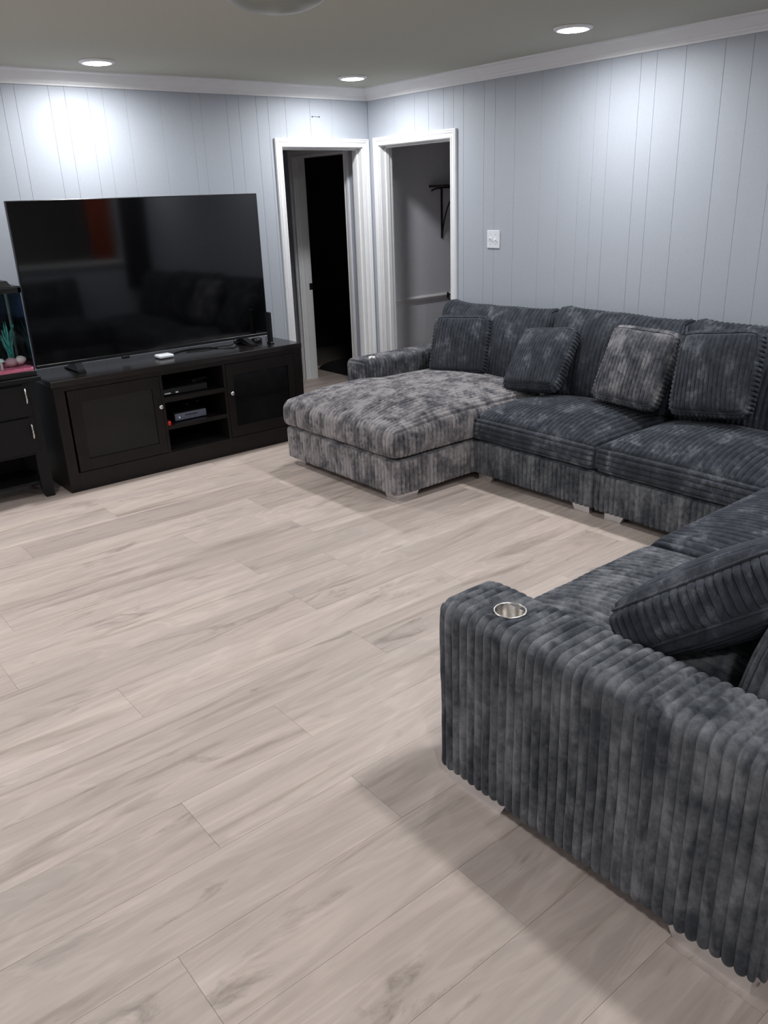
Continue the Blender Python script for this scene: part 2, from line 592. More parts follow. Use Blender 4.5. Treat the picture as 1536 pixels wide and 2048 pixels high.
def throw_pillow(name, center, right, up, s, label, mat, seed=0.0, gus=.06, puff=.05, sag=0.0):
    """square gusseted pillow; right / up are in-plane axes, normal = right x up faces the viewer side"""
    t = empty(name, center, label, 'pillow', 'ribbed throw pillows on the sofa')
    R_ = Vector(right).normalized()
    U_ = (Vector(up) - R_ * Vector(up).dot(R_)).normalized()
    N_ = R_.cross(U_)
    B = np.array([R_, U_, N_])
    hs = s / 2
    n = round(s / .0245)
    un = 2 * rib_samples(n) - 1
    vn = np.linspace(-1, 1, 41)
    def outline(u, v):
        px = u * hs * (1 - .045 * (1 - v * v))
        py = v * hs * (1 - .045 * (1 - u * u))
        cr = np.abs(u * v) ** 4
        return px * (1 - .085 * cr), py * (1 - .085 * cr)
    Vs, Fs = [], []
    nv = 0
    for sg in (1, -1):
        Ug, Vg = np.meshgrid(un, vn, indexing='ij')
        px, py = outline(Ug, Vg)
        P3 = np.stack([px, py, Ug * 0 + sg * .1], -1)
        th = gus / 2 + puff * np.sqrt(np.clip((1 - Ug ** 2) * (1 - Vg ** 2), 0, 1)) * (1 + .12 * sn(P3, 9.0, seed))
        tt = (Ug + 1) / 2 * n + .28 * sn(P3, 8.0, seed + 1) * (1 - Ug ** 6)
        edge = sst(1 - np.abs(Ug), 0, .05) * sst(1 - np.abs(Vg), 0, .05)
        th = th + .0120 * ribprof(tt) * edge - .010 * (1 - edge) * 0
        pz = sg * th
        pz = pz + sag * (Vg ** 2) * .0
        idx = np.arange(px.size).reshape(px.shape) + nv
        f = np.stack([idx[:-1, :-1], idx[1:, :-1], idx[1:, 1:], idx[:-1, 1:]], -1).reshape(-1, 4)
        if sg < 0:
            f = f[:, ::-1]
        Vs.append(np.stack([px, py, pz], -1).reshape(-1, 3)); Fs.append(f)
        nv += px.size
    V = np.concatenate(Vs) @ B
    o = np_mesh('cover', V, np.concatenate(Fs), mat, t, weld=False) if False else None
    me_o = np_mesh('cover', V + np.array(t.location), np.concatenate(Fs), mat, t, weld=False)
    # gusset with cross ribs + piping
    per = []
    m = n * 8
    for a in np.linspace(-1, 1, m + 1)[:-1]: per.append((a, -1))
    for a in np.linspace(-1, 1, m + 1)[:-1]: per.append((1, a))
    for a in np.linspace(1, -1, m + 1)[:-1]: per.append((a, 1))
    for a in np.linspace(1, -1, m + 1)[:-1]: per.append((-1, a))
    per = np.array(per)
    px, py = outline(per[:, 0], per[:, 1])
    L = len(per)
    out = np.stack([px, py], -1)
    tang = np.roll(out, -1, 0) - np.roll(out, 1, 0)
    nrm = np.stack([tang[:, 1], -tang[:, 0]], -1)
    nrm /= np.linalg.norm(nrm, axis=1, keepdims=True)
    zz = np.linspace(-1, 1, 9)
    rows = []
    ph = np.arange(L) / 8.0
    for z in zz:
        e = 1 - z ** 6
        d = .013 * e + .013 * ribprof(ph) * (1 - z ** 8)
        p = out + nrm * d[:, None]
        rows.append(np.concatenate([p, np.full((L, 1), z * gus / 2)], 1))
    Rw = np.stack(rows)                                             # 9 x L x 3
    idx = np.arange(9 * L).reshape(9, L)
    nx = np.roll(idx, -1, 1)
    f = np.stack([idx[:-1], nx[:-1], nx[1:], idx[1:]], -1).reshape(-1, 4)
    np_mesh('gusset', Rw.reshape(-1, 3) @ B + np.array(t.location), f, mat, t, weld=False)
    for sg in (1, -1):
        pts = [Vector(tuple(np.array([out[i, 0] + nrm[i, 0] * .004, out[i, 1] + nrm[i, 1] * .004, sg * (gus / 2 + .001)]) @ B)) for i in list(range(0, L, 4)) + [0]]
        tube('piping', pts, .004, mat, t, 6)
    return t

# ================================================================== THE ROOM
XW, YS = -4.8, -5.1           # west wall, south line of the living room

# --- floor: subfloor with individual planks
floor = box('floor', (-5.2, -10.0, -.06), (2.7, 2.8, -.012), M['slab'])
tag(floor, kind='structure')
PW, PL = .241, 1.552
ENDS = {0: -2.20, 1: -2.9, 2: -3.45, 3: -2.202, 4: -2.75, 5: -2.208, 6: -2.70, 7: -2.33, 8: -2.703, 9: -2.05, 10: -2.707, 11: -3.226,
        12: -3.699, 13: -3.247, 14: -3.944, 15: -3.26, 16: -2.6, 17: -3.05, 18: -3.8, 19: -2.4, 20: -3.3, 21: -3.0}
def plank(x0, x1, y0, y1):
    g = .0003
    cx, cy = (x0 + x1) / 2, (y0 + y1) / 2
    hx, hy = (x1 - x0) / 2 - g, (y1 - y0) / 2 - g
    b, t = .0004, .0120
    v = []
    for z, k in ((-t, 0), (-b, 0), (0, b)):
        v += [(-hx + k, -hy + k, z), (hx - k, -hy + k, z), (hx - k, hy - k, z), (-hx + k, hy - k, z)]
    f = [(8, 9, 10, 11)]
    for a in (0, 4):
        for i in range(4):
            f.append((a + i, a + (i + 1) % 4, a + 4 + (i + 1) % 4, a + 4 + i))
    me = bpy.data.meshes.new('plank')
    me.from_pydata(v, [], f)
    o = link('plank', me, M['plank'], floor)
    o.location = (cx, cy, 0)
    return o
def lay(xa, xb, ya, yb, n0, n1, ends):
    for k in range(n0, n1):
        yt = -.756 - PW * k
        yb_ = yt - PW
        y1, y0 = min(yt, yb), max(yb_, ya)
        if y1 - y0 < .01:
            continue
        e = ends.get(k, -2.6 + (k * .917) % 1.5)
        x = e - math.ceil((e - xa) / PL) * PL
        while x < xb:
            a, b = max(x, xa), min(x + PL, xb)
            if b - a > .02:
                plank(a, b, y0, y1)
            x += PL
lay(XW, 0, -5.95, 0, -4, 22, ENDS)
lay(-1.28, 1.3, 0, 1.6, -10, 0, {-1: -.4, -2: .5, -3: -.7, -4: .1})

# --- ceiling
ceiling = box('ceiling', (-5.2, -10.0, CEIL), (2.7, 2.8, CEIL + .08), M['ceiling'])
tag(ceiling, kind='structure')

# --- panelled walls (boards with V-joints as children of the wall)
D1 = (-.825, -.070, 2.025)          # doorway in the television wall: x0, x1, head
D2 = (-.949, -.135, 2.030)          # doorway in the sofa wall: y0, y1, head
T = .012                            # board thickness
wn = boxes('wall_north', [((XW, T, 0), (D1[0], .12, CEIL)), ((D1[0], T, D1[2]), (D1[1], .12, CEIL)), ((D1[1], T, 0), (0.0, .12, CEIL))], M['wall'])
tag(wn, kind='structure')
we = boxes('wall_east', [((T, -5.3, 0), (.115, D2[0], CEIL)), ((T, D2[0], D2[2]), (.115, D2[1], CEIL)), ((T, D2[1], 0), (.115, .12, CEIL))], M['wall'])
tag(we, kind='structure')

def board(parent, a, b, z0, z1, along):
    g = .0005
    if along == X:
        lo, hi = (a + g, 0, z0), (b - g, T, z1)
    else:
        lo, hi = (0, a + g, z0), (T, b - g, z1)
    bm = bmesh.new()
    add_box(bm, lo, hi)
    # V-joint: ease the two long front edges
    ed = []
    for e in bm.edges:
        p, q = e.verts
        if abs(p.co.z - q.co.z) > .1:
            s = p.co.y if along == X else p.co.x
            if abs(s) < 1e-6:
                ed.append(e)
    bmesh.ops.bevel(bm, geom=ed, offset=.0009, segments=1, affect='EDGES')
    return bm_obj('panel', bm, M['wall'], parent)

def boards(parent, cuts, opening, along):
    cuts = sorted(cuts)
    for a, b in zip(cuts[:-1], cuts[1:]):
        o0, o1, head = opening
        if b <= o0 or a >= o1:
            board(parent, a, b, 0, CEIL - .002, along)
        else:
            if a < o0 - .02:
                board(parent, a, o0 + .0011, 0, CEIL - .002, along)
                board(parent, o0 - .0011, min(b, o1), head, CEIL - .002, along)
            elif b > o1 + .02:
                board(parent, a, o1 + .0011, head, CEIL - .002, along)
                board(parent, o1 - .0011, b, 0, CEIL - .002, along)
            else:
                board(parent, a, b, head, CEIL - .002, along)
setn = [-.767, -.917, -1.013, -1.156, -1.253, -1.454, -1.531, -1.751]
cn = [XW, 0.0, -.35, -.55]
for k in range(0, 4):
    cn += [v - 1.22 * k for v in setn if v - 1.22 * k > XW + .05]
boards(wn, cn, D1, X)
sete = [-.874, -.975, -1.075, -1.275, -1.376, -1.555, -1.780, -1.934]
ce = [-5.1, 0.0, -.33, -.56, -.714]
for k in range(0, 4):
    ce += [v - 1.22 * k for v in sete if v - 1.22 * k > -5.05]
boards(we, ce, D2, Y)

# west wall, south half wall, kitchen beyond (seen only mirrored in the television)
tag(box('wall_west', (XW - .12, -10.0, 0), (XW, .12, CEIL), M['trim']), kind='structure')
ws = boxes('wall_south', [((-.38, YS - .12, 0), (T, YS, CEIL)), ((-2.75, YS - .12, 0), (-.38, YS, 1.02)), ((-5.0, YS - .12, 2.16), (-.38, YS, CEIL))], M['wall'])
tag(ws, kind='structure')
tag(box('trim_half_wall', (-2.79, YS - .19, 1.02), (-.38, YS + .03, 1.055), M['trim']), kind='structure')
wk = boxes('wall_kitchen', [((-5.0, -8.42, 0), (.46, -8.3, CEIL)), ((.84, -8.42, 0), (2.6, -8.3, CEIL)), ((.46, -8.42, 2.05), (.84, -8.3, CEIL)),
                            ((2.5, -8.4, 0), (2.6, -5.2, CEIL)), ((.1, -5.3, 0), (2.6, -5.2, CEIL)), ((2.5, -9.9, 0), (2.6, -8.4, CEIL))], M['trim'])
tag(wk, kind='structure')
tag(box('wall_terracotta', (-5.0, -9.95, 0), (2.6, -9.85, CEIL), M['terracotta']), kind='structure')

# --- crown moulding
CR = [(0, 2.357), (.012, 2.357), (.014, 2.367), (.020, 2.372), (.024, 2.384), (.030, 2.388), (.052, 2.412), (.062, 2.424), (.072, 2.428), (.082, 2.430), (.084, 2.44), (0, 2.44)]
def crown(name, fa, fb):
    bm = bmesh.new()
    va = [bm.verts.new(fa(d, z)) for d, z in CR]
    vb = [bm.verts.new(fb(d, z)) for d, z in CR]
    n = len(CR)
    for i in range(n):
        bm.faces.new((va[i], vb[i], vb[(i + 1) % n], va[(i + 1) % n]))
    bm.faces.new(va); bm.faces.new(vb[::-1])
    tag(bm_obj(name, bm, M['trim']), kind='structure')
crown('trim_1', lambda d, z: (XW + d, -d, z), lambda d, z: (-d, -d, z))
crown('trim_2', lambda d, z: (-d, -d, z), lambda d, z: (-d, YS + d, z))
crown('trim_3', lambda d, z: (XW + d, -d, z), lambda d, z: (XW + d, YS + d, z))
crown('trim_4', lambda d, z: (XW + d, YS + d, z), lambda d, z: (-d, YS + d, z))
# --- baseboards
for nm, lo, hi in (('baseboard_north', (XW, -.014, 0), (D1[0] - .06, 0, .09)), ('baseboard_east', (-.014, YS, 0), (0, D2[0] - .06, .09)),
                   ('baseboard_west', (XW, YS, 0), (XW + .014, 0, .09))):
    tag(box(nm, lo, hi, M['trim'], None, .003), kind='structure')

# --- doorways: casing, jamb, stop
CAS = [(0, 0), (0, .011), (.004, .014), (.012, .014), (.015, .011), (.030, .012), (.036, .016), (.044, .017), (.047, .014), (.051, .018), (.060, .018), (.060, 0)]
def casing(name, parent, a0, a1, head, f):
    """mitred U casing; f(a, z, depth) -> xyz"""
    bm = bmesh.new()
    rows = []
    for d, t in CAS:
        rows.append([(a0 - d, 0, t), (a0 - d, head + d, t), (a1 + d, head + d, t), (a1 + d, 0, t)])
    V = [[bm.verts.new(f(*p)) for p in r] for r in rows]
    n = len(CAS)
    for i in range(n):
        j = (i + 1) % n
        for k in range(3):
            bm.faces.new((V[i][k], V[i][k + 1], V[j][k + 1], V[j][k]))
    bm.faces.new([V[i][0] for i in range(n)])
    bm.faces.new([V[i][3] for i in range(n)][::-1])
    return bm_obj(name, bm, M['trim'], parent)
d1 = empty('door_1', (0, 0, 0), kind='structure')
casing('casing', d1, D1[0], D1[1], D1[2], lambda a, z, t: (a, -t, z))
casing('casing', d1, D1[0], D1[1], D1[2], lambda a, z, t: (a, .122 + t, z))
J = .006
for lo, hi in (((D1[0] - .012, 0, 0), (D1[0] + J, .122, D1[2])), ((D1[1] - J, 0, 0), (D1[1] + .012, .122, D1[2])), ((D1[0], 0, D1[2] - J), (D1[1], .122, D1[2] + .012))):
    box('jamb', lo, hi, M['trim'], d1, .001)
for lo, hi in (((D1[0] + J, .05, 0), (D1[0] + .016, .085, D1[2])), ((D1[1] - .016, .05, 0), (D1[1] - J, .085, D1[2])), ((D1[0] + J, .05, D1[2] - .016), (D1[1] - J, .085, D1[2] - J))):
    box('door_stop', lo, hi, M['trim'], d1, .001)
d2 = empty('door_2', (0, 0, 0), kind='structure')
casing('casing', d2, D2[0], D2[1], D2[2], lambda a, z, t: (-t, a, z))
casing('casing', d2, D2[0], D2[1], D2[2], lambda a, z, t: (.117 + t, a, z))
for lo, hi in (((0, D2[0] - .012, 0), (.117, D2[0] + J, D2[2])), ((0, D2[1] - J, 0), (.117, D2[1] + .012, D2[2])), ((0, D2[0], D2[2] - J), (.117, D2[1], D2[2] + .012))):
    box('jamb', lo, hi, M['trim'], d2, .001)
for lo, hi in (((.05, D2[0] + J, 0), (.085, D2[0] + .016, D2[2])), ((.05, D2[1] - .016, 0), (.085, D2[1] - J, D2[2])), ((.05, D2[0] + J, D2[2] - .016), (.085, D2[1] - J, D2[2] - J))):
    box('door_stop', lo, hi, M['trim'], d2, .001)

# --- hallway behind the television wall, with a dark bedroom doorway
D3 = (.338, 1.100, 2.010)
tag(boxes('wall_hallway', [((0, .12, 0), (.115, D3[0], CEIL)), ((0, D3[1], 0), (.115, 2.3, CEIL)), ((0, D3[0], D3[2]), (.115, D3[1], CEIL)),
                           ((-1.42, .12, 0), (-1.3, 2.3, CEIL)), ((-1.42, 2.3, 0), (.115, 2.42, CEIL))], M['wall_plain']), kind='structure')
d3 = empty('door_3', (0, 0, 0), kind='structure')
casing('casing', d3, D3[0], D3[1], D3[2], lambda a, z, t: (-t, a, z))
for lo, hi in (((0, D3[0] - .012, 0), (.117, D3[0] + J, D3[2])), ((0, D3[1] - J, 0), (.117, D3[1] + .012, D3[2])), ((0, D3[0], D3[2] - J), (.117, D3[1], D3[2] + .012))):
    box('jamb', lo, hi, M['trim'], d3, .001)
box('door_stop', (.035, D3[1] - .016, 0), (.070, D3[1] - J, D3[2]), M['trim'], d3, .001)
sp = box('strike_plate', (.083, D3[1] - J - .003, .85), (.119, D3[1] - J + .001, .91), M['iron'], d3, .0008)
sp['label'] = 'black metal latch plate'
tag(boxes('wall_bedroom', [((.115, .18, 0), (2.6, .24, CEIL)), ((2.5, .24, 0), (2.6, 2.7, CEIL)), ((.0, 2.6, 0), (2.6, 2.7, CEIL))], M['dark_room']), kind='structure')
# --- small side room behind the sofa wall
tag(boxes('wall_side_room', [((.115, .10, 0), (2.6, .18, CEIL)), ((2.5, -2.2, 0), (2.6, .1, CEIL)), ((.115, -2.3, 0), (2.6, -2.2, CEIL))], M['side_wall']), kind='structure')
bm = bmesh.new()
prism(bm, [(0, .760), (.010, .762), (.012, .775), (.020, .783), (.022, .792), (.014, .800), (.010, .806), (0, .808)], .115, 2.5, lambda p, q, s: (s, .10 - p, q))
tag(bm_obj('trim_chair_rail', bm, M['trim']), kind='structure')

# ================================================================== CEILING LIGHTS
def downlight(x, y, label):
    t = empty('recessed_light', (x, y, CEIL), label, 'light', 'recessed ceiling lights')
    lathe('trim_ring', [(.078, -.014), (.084, -.015), (.098, -.010), (.102, -.003), (.102, -.001), (.078, -.001), (.078, -.014)], M['trim'], t, (0, 0, 0), 48)
    lathe('lens', [(.0, -.019), (.050, -.018), (.072, -.0155), (.0775, -.013), (.0775, -.003), (0, -.003)], M['lamp'], t, (0, 0, 0), 48)
    al = bpy.data.lights.new('recessed_light_beam', 'AREA')
    al.shape = 'DISK'
    al.size = .15
    al.energy = LAMP
    al.color = LAMP_COL[:3]
    al.spread = math.radians(SPREAD)
    ao = bpy.data.objects.new('recessed_light_beam', al)
    C.objects.link(ao)
    ao.parent = t
    ao.location = (0, 0, -.0205)
    return t
downlight(-2.325, -.452, 'bright round recessed ceiling light above the black television')
downlight(-.533, -.52, 'bright round recessed ceiling light nearest the room corner above the two doorways')
downlight(-.580, -2.470, 'bright round recessed ceiling light above the sofa by the long wall')
downlight(-2.33, -4.55, 'round recessed ceiling light above the near end of the sofa, outside the photo')
downlight(-.56, -4.55, 'round recessed ceiling light above the sofa corner, outside the photo')
downlight(-4.12, -.48, 'round recessed ceiling light above the far left of the television wall, outside the photo')
downlight(-4.25, -6.05, 'round recessed ceiling light behind the camera, outside the photo')
downlight(-4.12, -2.50, 'round recessed ceiling light in the middle of the left side, outside the photo')

dl = empty('dome_light', (-2.41, -2.50, CEIL), 'unlit grey frosted dome light fixed to the middle of the ceiling', 'light')
lathe('canopy', [(.215, -.001), (.218, -.006), (.214, -.022), (.206, -.028), (.0, -.028)], M['trim'], dl, (0, 0, 0), 64)
prof = [(.203 * math.cos(a), -.028 - .075 * math.sin(a)) for a in [PI / 2 * i / 14 for i in range(14)]] + [(0, -.103)]
lathe('bowl', prof, M['frost'], dl, (0, 0, 0), 64)

# warm light in the far room past the kitchen (seen mirrored in the television)
pl = bpy.data.lights.new('back_room_bulb', 'POINT')
pl.energy = 22
pl.color = (1, .78, .55)
pl.shadow_soft_size = .06
plo = bpy.data.objects.new('back_room_bulb', pl)
C.objects.link(plo)
plo.location = (.3, -9.2, 2.1)

# ================================================================== SOFA
BZ0, BZ1 = .045, .258
CZ0, CZ1 = .264, .405
SEAT_SPEC_W = lambda fx: None

# chaise module (far end, north)
ch = empty('chaise_module', (-.85, -1.58, 0), 'pale brushed grey ribbed chaise end of the sofa with arm, nearest the doorways', 'sofa', 'sofa modules')
base_block(ch, (-1.625, -2.185, BZ0), (-.13, -1.065, BZ1), M['fabric_pale'], 1.0)
def chaise_extra(V):
    V = V.copy()
    k = sst(V[:, 0], -1.03, -.95) * sst(V[:, 1], -1.7, -1.1)
    V[:, 1] -= .085 * k
    V[:, 2] += .035 * sst(V[:, 0], -1.75, -1.1) * sst(V[:, 2], .3, .44)
    return V
seat_cushion(ch, (-1.635, -2.19, CZ0), (-.27, -1.06, .425),
             {(X, -1): Y, (X, 1): Y, (Z, 1): Y, (Y, -1): X, (Y, 1): X}, M['fabric_pale'], .060, 2.0, chaise_extra, 3.0)
arm_block(ch, (-1.01, -1.145, BZ0), (-.10, -.935, .597), M['fabric_mid'], X, 3.0, cup=(-.87, -1.04))
cup_holder(ch, -.87, -1.04, .599)
V, F = ribbed_mesh((-.15, -2.14, BZ0), (-.03, -.935, .70), .04, {(X, -1): Y, (X, 1): Y, (Z, 1): Y, (Y, -1): X, (Y, 1): X}, seed=4.0, step=.06)
np_mesh('back_frame', V, F, M['fabric'], ch)
back_cushion(ch, (-.31, -2.135, .42), (-.12, -1.10, .93), X, M['fabric'], 5.0)
foot(ch, (-1.585, -2.15), 1, 1, .17, .13)
foot(ch, (-1.585, -1.10), 1, -1, .17, .11)
foot(ch, (-.12, -2.13), -1, 1, .14, .12)
foot(ch, (-.12, -.97), -1, -1, .14, .12)

def armless_east(name, y0, y1, label, seed):
    t = empty(name, (-.53, (y0 + y1) / 2, 0), label, 'sofa', 'sofa modules')
    a, b = y0 + .004, y1 - .004
    base_block(t, (-.995, a, BZ0), (-.13, b, BZ1), M['fabric_arm'], seed)
    seat_cushion(t, (-1.005, a, CZ0), (-.27, b, CZ1), {(X, -1): Z, (X, 1): Z, (Z, 1): Y, (Y, -1): X, (Y, 1): X}, M['fabric'], .085, seed + 1)
    V, F = ribbed_mesh((-.15, a, BZ0), (-.03, b, .70), .04, {(X, -1): Y, (X, 1): Y, (Z, 1): Y, (Y, -1): X, (Y, 1): X}, seed=seed + 2, step=.06)
    np_mesh('back_frame', V, F, M['fabric'], t)
    back_cushion(t, (-.31, a + .002, .42), (-.12, b - .002, .945), X, M['fabric'], seed + 3)
    foot(t, (-.965, y0 + .05), 1, 1, .0, .125)
    foot(t, (-.965, y1 - .05), 1, -1, .0, .125)
    foot(t, (-.12, y0 + .05), -1, 1, .12, .12)
    foot(t, (-.12, y1 - .05), -1, -1, .12, .12)
    return t
armless_east('armless_module', -3.085, -2.145, 'dark grey ribbed plush armless sofa seat right beside the chaise, along the wall', 11.0)
armless_east('armless_module', -4.030, -3.085, 'dark grey ribbed armless sofa seat second from the chaise, at the right photo edge', 17.0)

# corner module (beyond the right edge of the frame)
cm = empty('corner_module', (-.53, -4.55, 0), 'dark grey ribbed sofa corner seat past the right edge', 'sofa', 'sofa modules')
base_block(cm, (-1.025, -5.03, BZ0), (-.13, -4.036, BZ1), M['fabric'], 31.0)
seat_cushion(cm, (-1.025, -4.78, CZ0), (-.34, -4.036, CZ1), {(X, -1): Y, (X, 1): Y, (Z, 1): Y, (Y, -1): X, (Y, 1): X}, M['fabric'], .07, 32.0)
V, F = ribbed_mesh((-.15, -5.05, BZ0), (-.03, -4.036, .70), .04, {(X, -1): Y, (X, 1): Y, (Z, 1): Y, (Y, -1): X, (Y, 1): X}, seed=33., step=.06)
np_mesh('back_frame', V, F, M['fabric'], cm)
back_cushion(cm, (-.33, -4.80, .42), (-.13, -4.045, .93), X, M['fabric'], 34.0)
foot(cm, (-.12, -5.0), -1, 1, .12, .12)
foot(cm, (-1.0, -5.0), 1, 1, .12, .12)
foot(cm, (-.12, -4.07), -1, -1, .12, .12)

def south_parts(t, x0, x1, seed, mat, crown_h, face_x0=None):
    a, b = x0 + .004, x1 - .004
    base_block(t, (a, -5.03, BZ0), (b, -4.075, BZ1), M['fabric_arm'], seed)
    seat_cushion(t, (a, -4.85, CZ0), (b, -4.055, .452), {(Y, -1): X, (Y, 1): X, (Z, 1): X, (X, -1): Y, (X, 1): Y}, mat, crown_h, seed + 1, pw=3.4)
    V, F = ribbed_mesh((a, -5.07, BZ0), (b, -4.98, .70), .04, {(Y, -1): X, (Y, 1): X, (Z, 1): X, (X, -1): Y, (X, 1): Y}, seed=seed + 2, step=.06)
    np_mesh('back_frame', V, F, M['fabric'], t)
    back_cushion(t, (a + .012, -5.02, .42), (b - .002, -4.85, .90), Y, mat, seed + 3, lean=.10, front=1)

so = empty('armless_module', (-1.51, -4.55, 0), 'dark grey ribbed armless sofa seat facing the television, just past the near arm seat', 'sofa', 'sofa modules')
south_parts(so, -1.985, -1.03, 41.0, M['fabric'], .055)
for xx, dx in ((-1.94, 1), (-1.08, -1)):
    foot(so, (xx, -4.11), dx, -1, .125, .03)
    foot(so, (xx, -5.0), dx, 1, .12, .12)

sa = empty('arm_module', (-2.5, -4.55, 0), 'dark grey ribbed sofa end seat whose large arm fills the right foreground', 'sofa', 'sofa modules')
south_parts(sa, -2.83, -1.990, 51.0, M['fabric_arm'], .065)
CUP = (-2.938, -4.245)
arm_block(sa, (-3.040, -5.07, BZ0 - .004), (-2.828, -4.072, .598), M['fabric_arm'], Y, 55.0, cup=CUP)
ch_ = cup_holder(sa, CUP[0], CUP[1], .600)
ch_['label'] = 'round brushed steel cup holder set into the arm top'
foot(sa, (-3.028, -4.095), 1, -1, .14, .235)
foot(sa, (-3.028, -5.05), 1, 1, .14, .215)
foot(sa, (-2.03, -4.11), -1, -1, .125, .03)
foot(sa, (-2.03, -5.0), -1, 1, .12, .12)

# ------------------------------------------------------------------ throw pillows
def rotv(a):
    a = Vector(a)
    return Matrix.Rotation(a.length, 3, a.normalized())
def place(front_c, rv, s, label, mat, seed, gus=.07, puff=.045):
    Rm = rotv(rv)
    right = Rm @ Vector((0, -1, 0))
    up = Rm @ Vector((0, 0, 1))
    nrm = right.cross(up)
    c = Vector(front_c) - nrm * (gus / 2 + .01)
    return throw_pillow('throw_pillow', c, right, up, s, label, mat, seed, gus, puff)
place((-.475, -1.505, .693), (-.11, .40, .40), .385, 'dark grey ribbed throw pillow at the far left, beside the chaise arm', M['fabric'], 61.0)
place((-.500, -2.235, .700), (-.103, .661, -.015), .405, 'dark grey ribbed throw pillow tilted back, second from the left on the wall side', M['fabric'], 63.0)
place((-.490, -2.912, .730), (.027, .442, -.054), .42, 'paler grey brushed ribbed throw pillow third from the left, over the seat joint', M['fabric_mid'], 65.0)
place((-.515, -3.408, .760), (-.118, .36, -.002), .423, 'darkest ribbed throw pillow with deep upright ribs at the right edge of the photo', M['fabric'], 67.0)
# near pillow, leaning far back beside the near arm: west edge turned to the camera
ncen = Vector((-2.555, -4.675, .675))
nup = Vector((.0, -.78, .62))
nright = Vector((-1, -.05, .24))
throw_pillow('throw_pillow', ncen, nright, nup, .48, 'large dark ribbed throw pillow in the foreground, leaning back behind the near sofa arm', M['fabric'], 71.0, .115, .05)

# ================================================================== TELEVISION STAND
ts = empty('tv_stand', (-2.065, -.37, 0), 'long espresso wooden television stand with two smoked glass doors and open middle shelves', 'tv stand')
FY = -.615
box('top', (-2.957, FY - .002, .662), (-1.173, -.130, .700), M['espresso_top'], ts, .003)
for x0, x1 in ((-2.950, -2.885), (-1.245, -1.180)):
    box('side_panel', (x0, FY, 0), (x1, -.135, .662), M['espresso'], ts, .002)
box('plinth', (-2.887, FY + .001, 0), (-1.243, FY + .025, .118), M['espresso'], ts, .0015)
box('top_rail', (-2.887, FY + .001, .634), (-1.243, FY + .025, .663), M['espresso'], ts, .0015)
for x0, x1 in ((-2.282, -2.262), (-1.822, -1.802)):
    box('divider', (x0, FY + .001, .118), (x1, -.15, .635), M['espresso'], ts, .0015)
box('bottom', (-2.887, FY + .02, .100), (-1.243, -.14, .124), M['espresso_dark'], ts)
box('back_panel', (-2.887, -.145, .10), (-1.243, -.135, .662), M['espresso_dark'], ts)
for z0, z1 in ((.450, .480), (.268, .296)):
    box('shelf', (-2.262, FY + .004, z0), (-1.822, -.148, z1), M['espresso'], ts, .002)
def stand_door(x0, x1, g0, g1, kx):
    z0, z1, h0, h1 = .122, .632, .195, .557
    y0, y1 = FY - .003, FY + .017
    d = off(ts)
    o = boxes('door', [((x0, y0, z0), (g0, y1, z1)), ((g1, y0, z0), (x1, y1, z1)), ((g0 - .001, y0, z0), (g1 + .001, y1, h0)), ((g0 - .001, y0, h1), (g1 + .001, y1, z1))], M['espresso'], ts, .0015)
    bm = bmesh.new()
    add_box(bm, Vector((g0 - .002, y0 + .009, h0 - .002)) - d, Vector((g1 + .002, y0 + .013, h1 + .002)) - d)
    bm_obj('glass_pane', bm, M['smoked'], o)
    k = lathe('knob', [(.0, .026), (.008, .0255), (.0135, .022), (.0155, .017), (.013, .012), (.006, .009), (.006, .002), (.010, .0), (0, 0)], M['nickel'], o,
              (kx - d.x, y0 - d.y, .435 - d.z), 28, '-y')
    return o
stand_door(-2.874, -2.284, -2.802, -2.337, -2.300)
stand_door(-1.800, -1.250, -1.750, -1.302, -1.775)

# ------------------------------------------------------------------ television
tv = empty('television', (-2.113, -.35, .70), 'very large black flat-screen television standing on the espresso stand', 'television')
box('housing', (-2.945, -.352, .744), (-1.282, -.322, 1.709), M['black_plastic'], tv, .003)
box('rear_bulge', (-2.75, -.325, .78), (-1.48, -.285, 1.30), M['black_plastic'], tv, .01)
box('screen', (-2.938, -.3555, .764), (-1.289, -.3515, 1.703), M['screen'], tv)
box('chin', (-2.945, -.357, .744), (-1.282, -.351, .763), M['black_plastic'], tv, .001)
box('sensor', (-2.40, -.360, .728), (-2.35, -.335, .746), M['black_plastic'], tv, .003)
def tv_foot(x, sx):
    bm = bmesh.new()
    d = off(tv)
    for s in (-1, 1):
        pts = [(-.36 + s * .01, .748), (-.32 + s * .01, .748), (-.335 + s * .135, .702), (-.345 + s * .135, .702)] if False else None
    prof = [(-.475, .7005), (-.475, .708), (-.44, .716), (-.365, .746), (-.315, .746), (-.24, .716), (-.205, .708), (-.205, .7005), (-.25, .7005), (-.335, .718), (-.345, .718), (-.43, .7005)]
    # two bars (front and rear) meeting under the panel
    va, vb = [], []
    for y, z in prof:
        k = abs(y + .34) / .135
        va.append(bm.verts.new(Vector((x - .022 + sx * .02 * k, y, z)) - d))
        vb.append(bm.verts.new(Vector((x + .022 + sx * .02 * k, y, z)) - d))
    n = len(prof)
    bm.faces.new(va); bm.faces.new(vb[::-1])
    for i in range(n):
        bm.faces.new((va[i], vb[i], vb[(i + 1) % n], va[(i + 1) % n]))
    bmesh.ops.triangulate(bm, faces=[f for f in bm.faces if len(f.verts) > 4])
    return bm_obj('foot', bm, M['black_plastic'], tv)
tv_foot(-2.69, -1)
tv_foot(-1.49, 1)

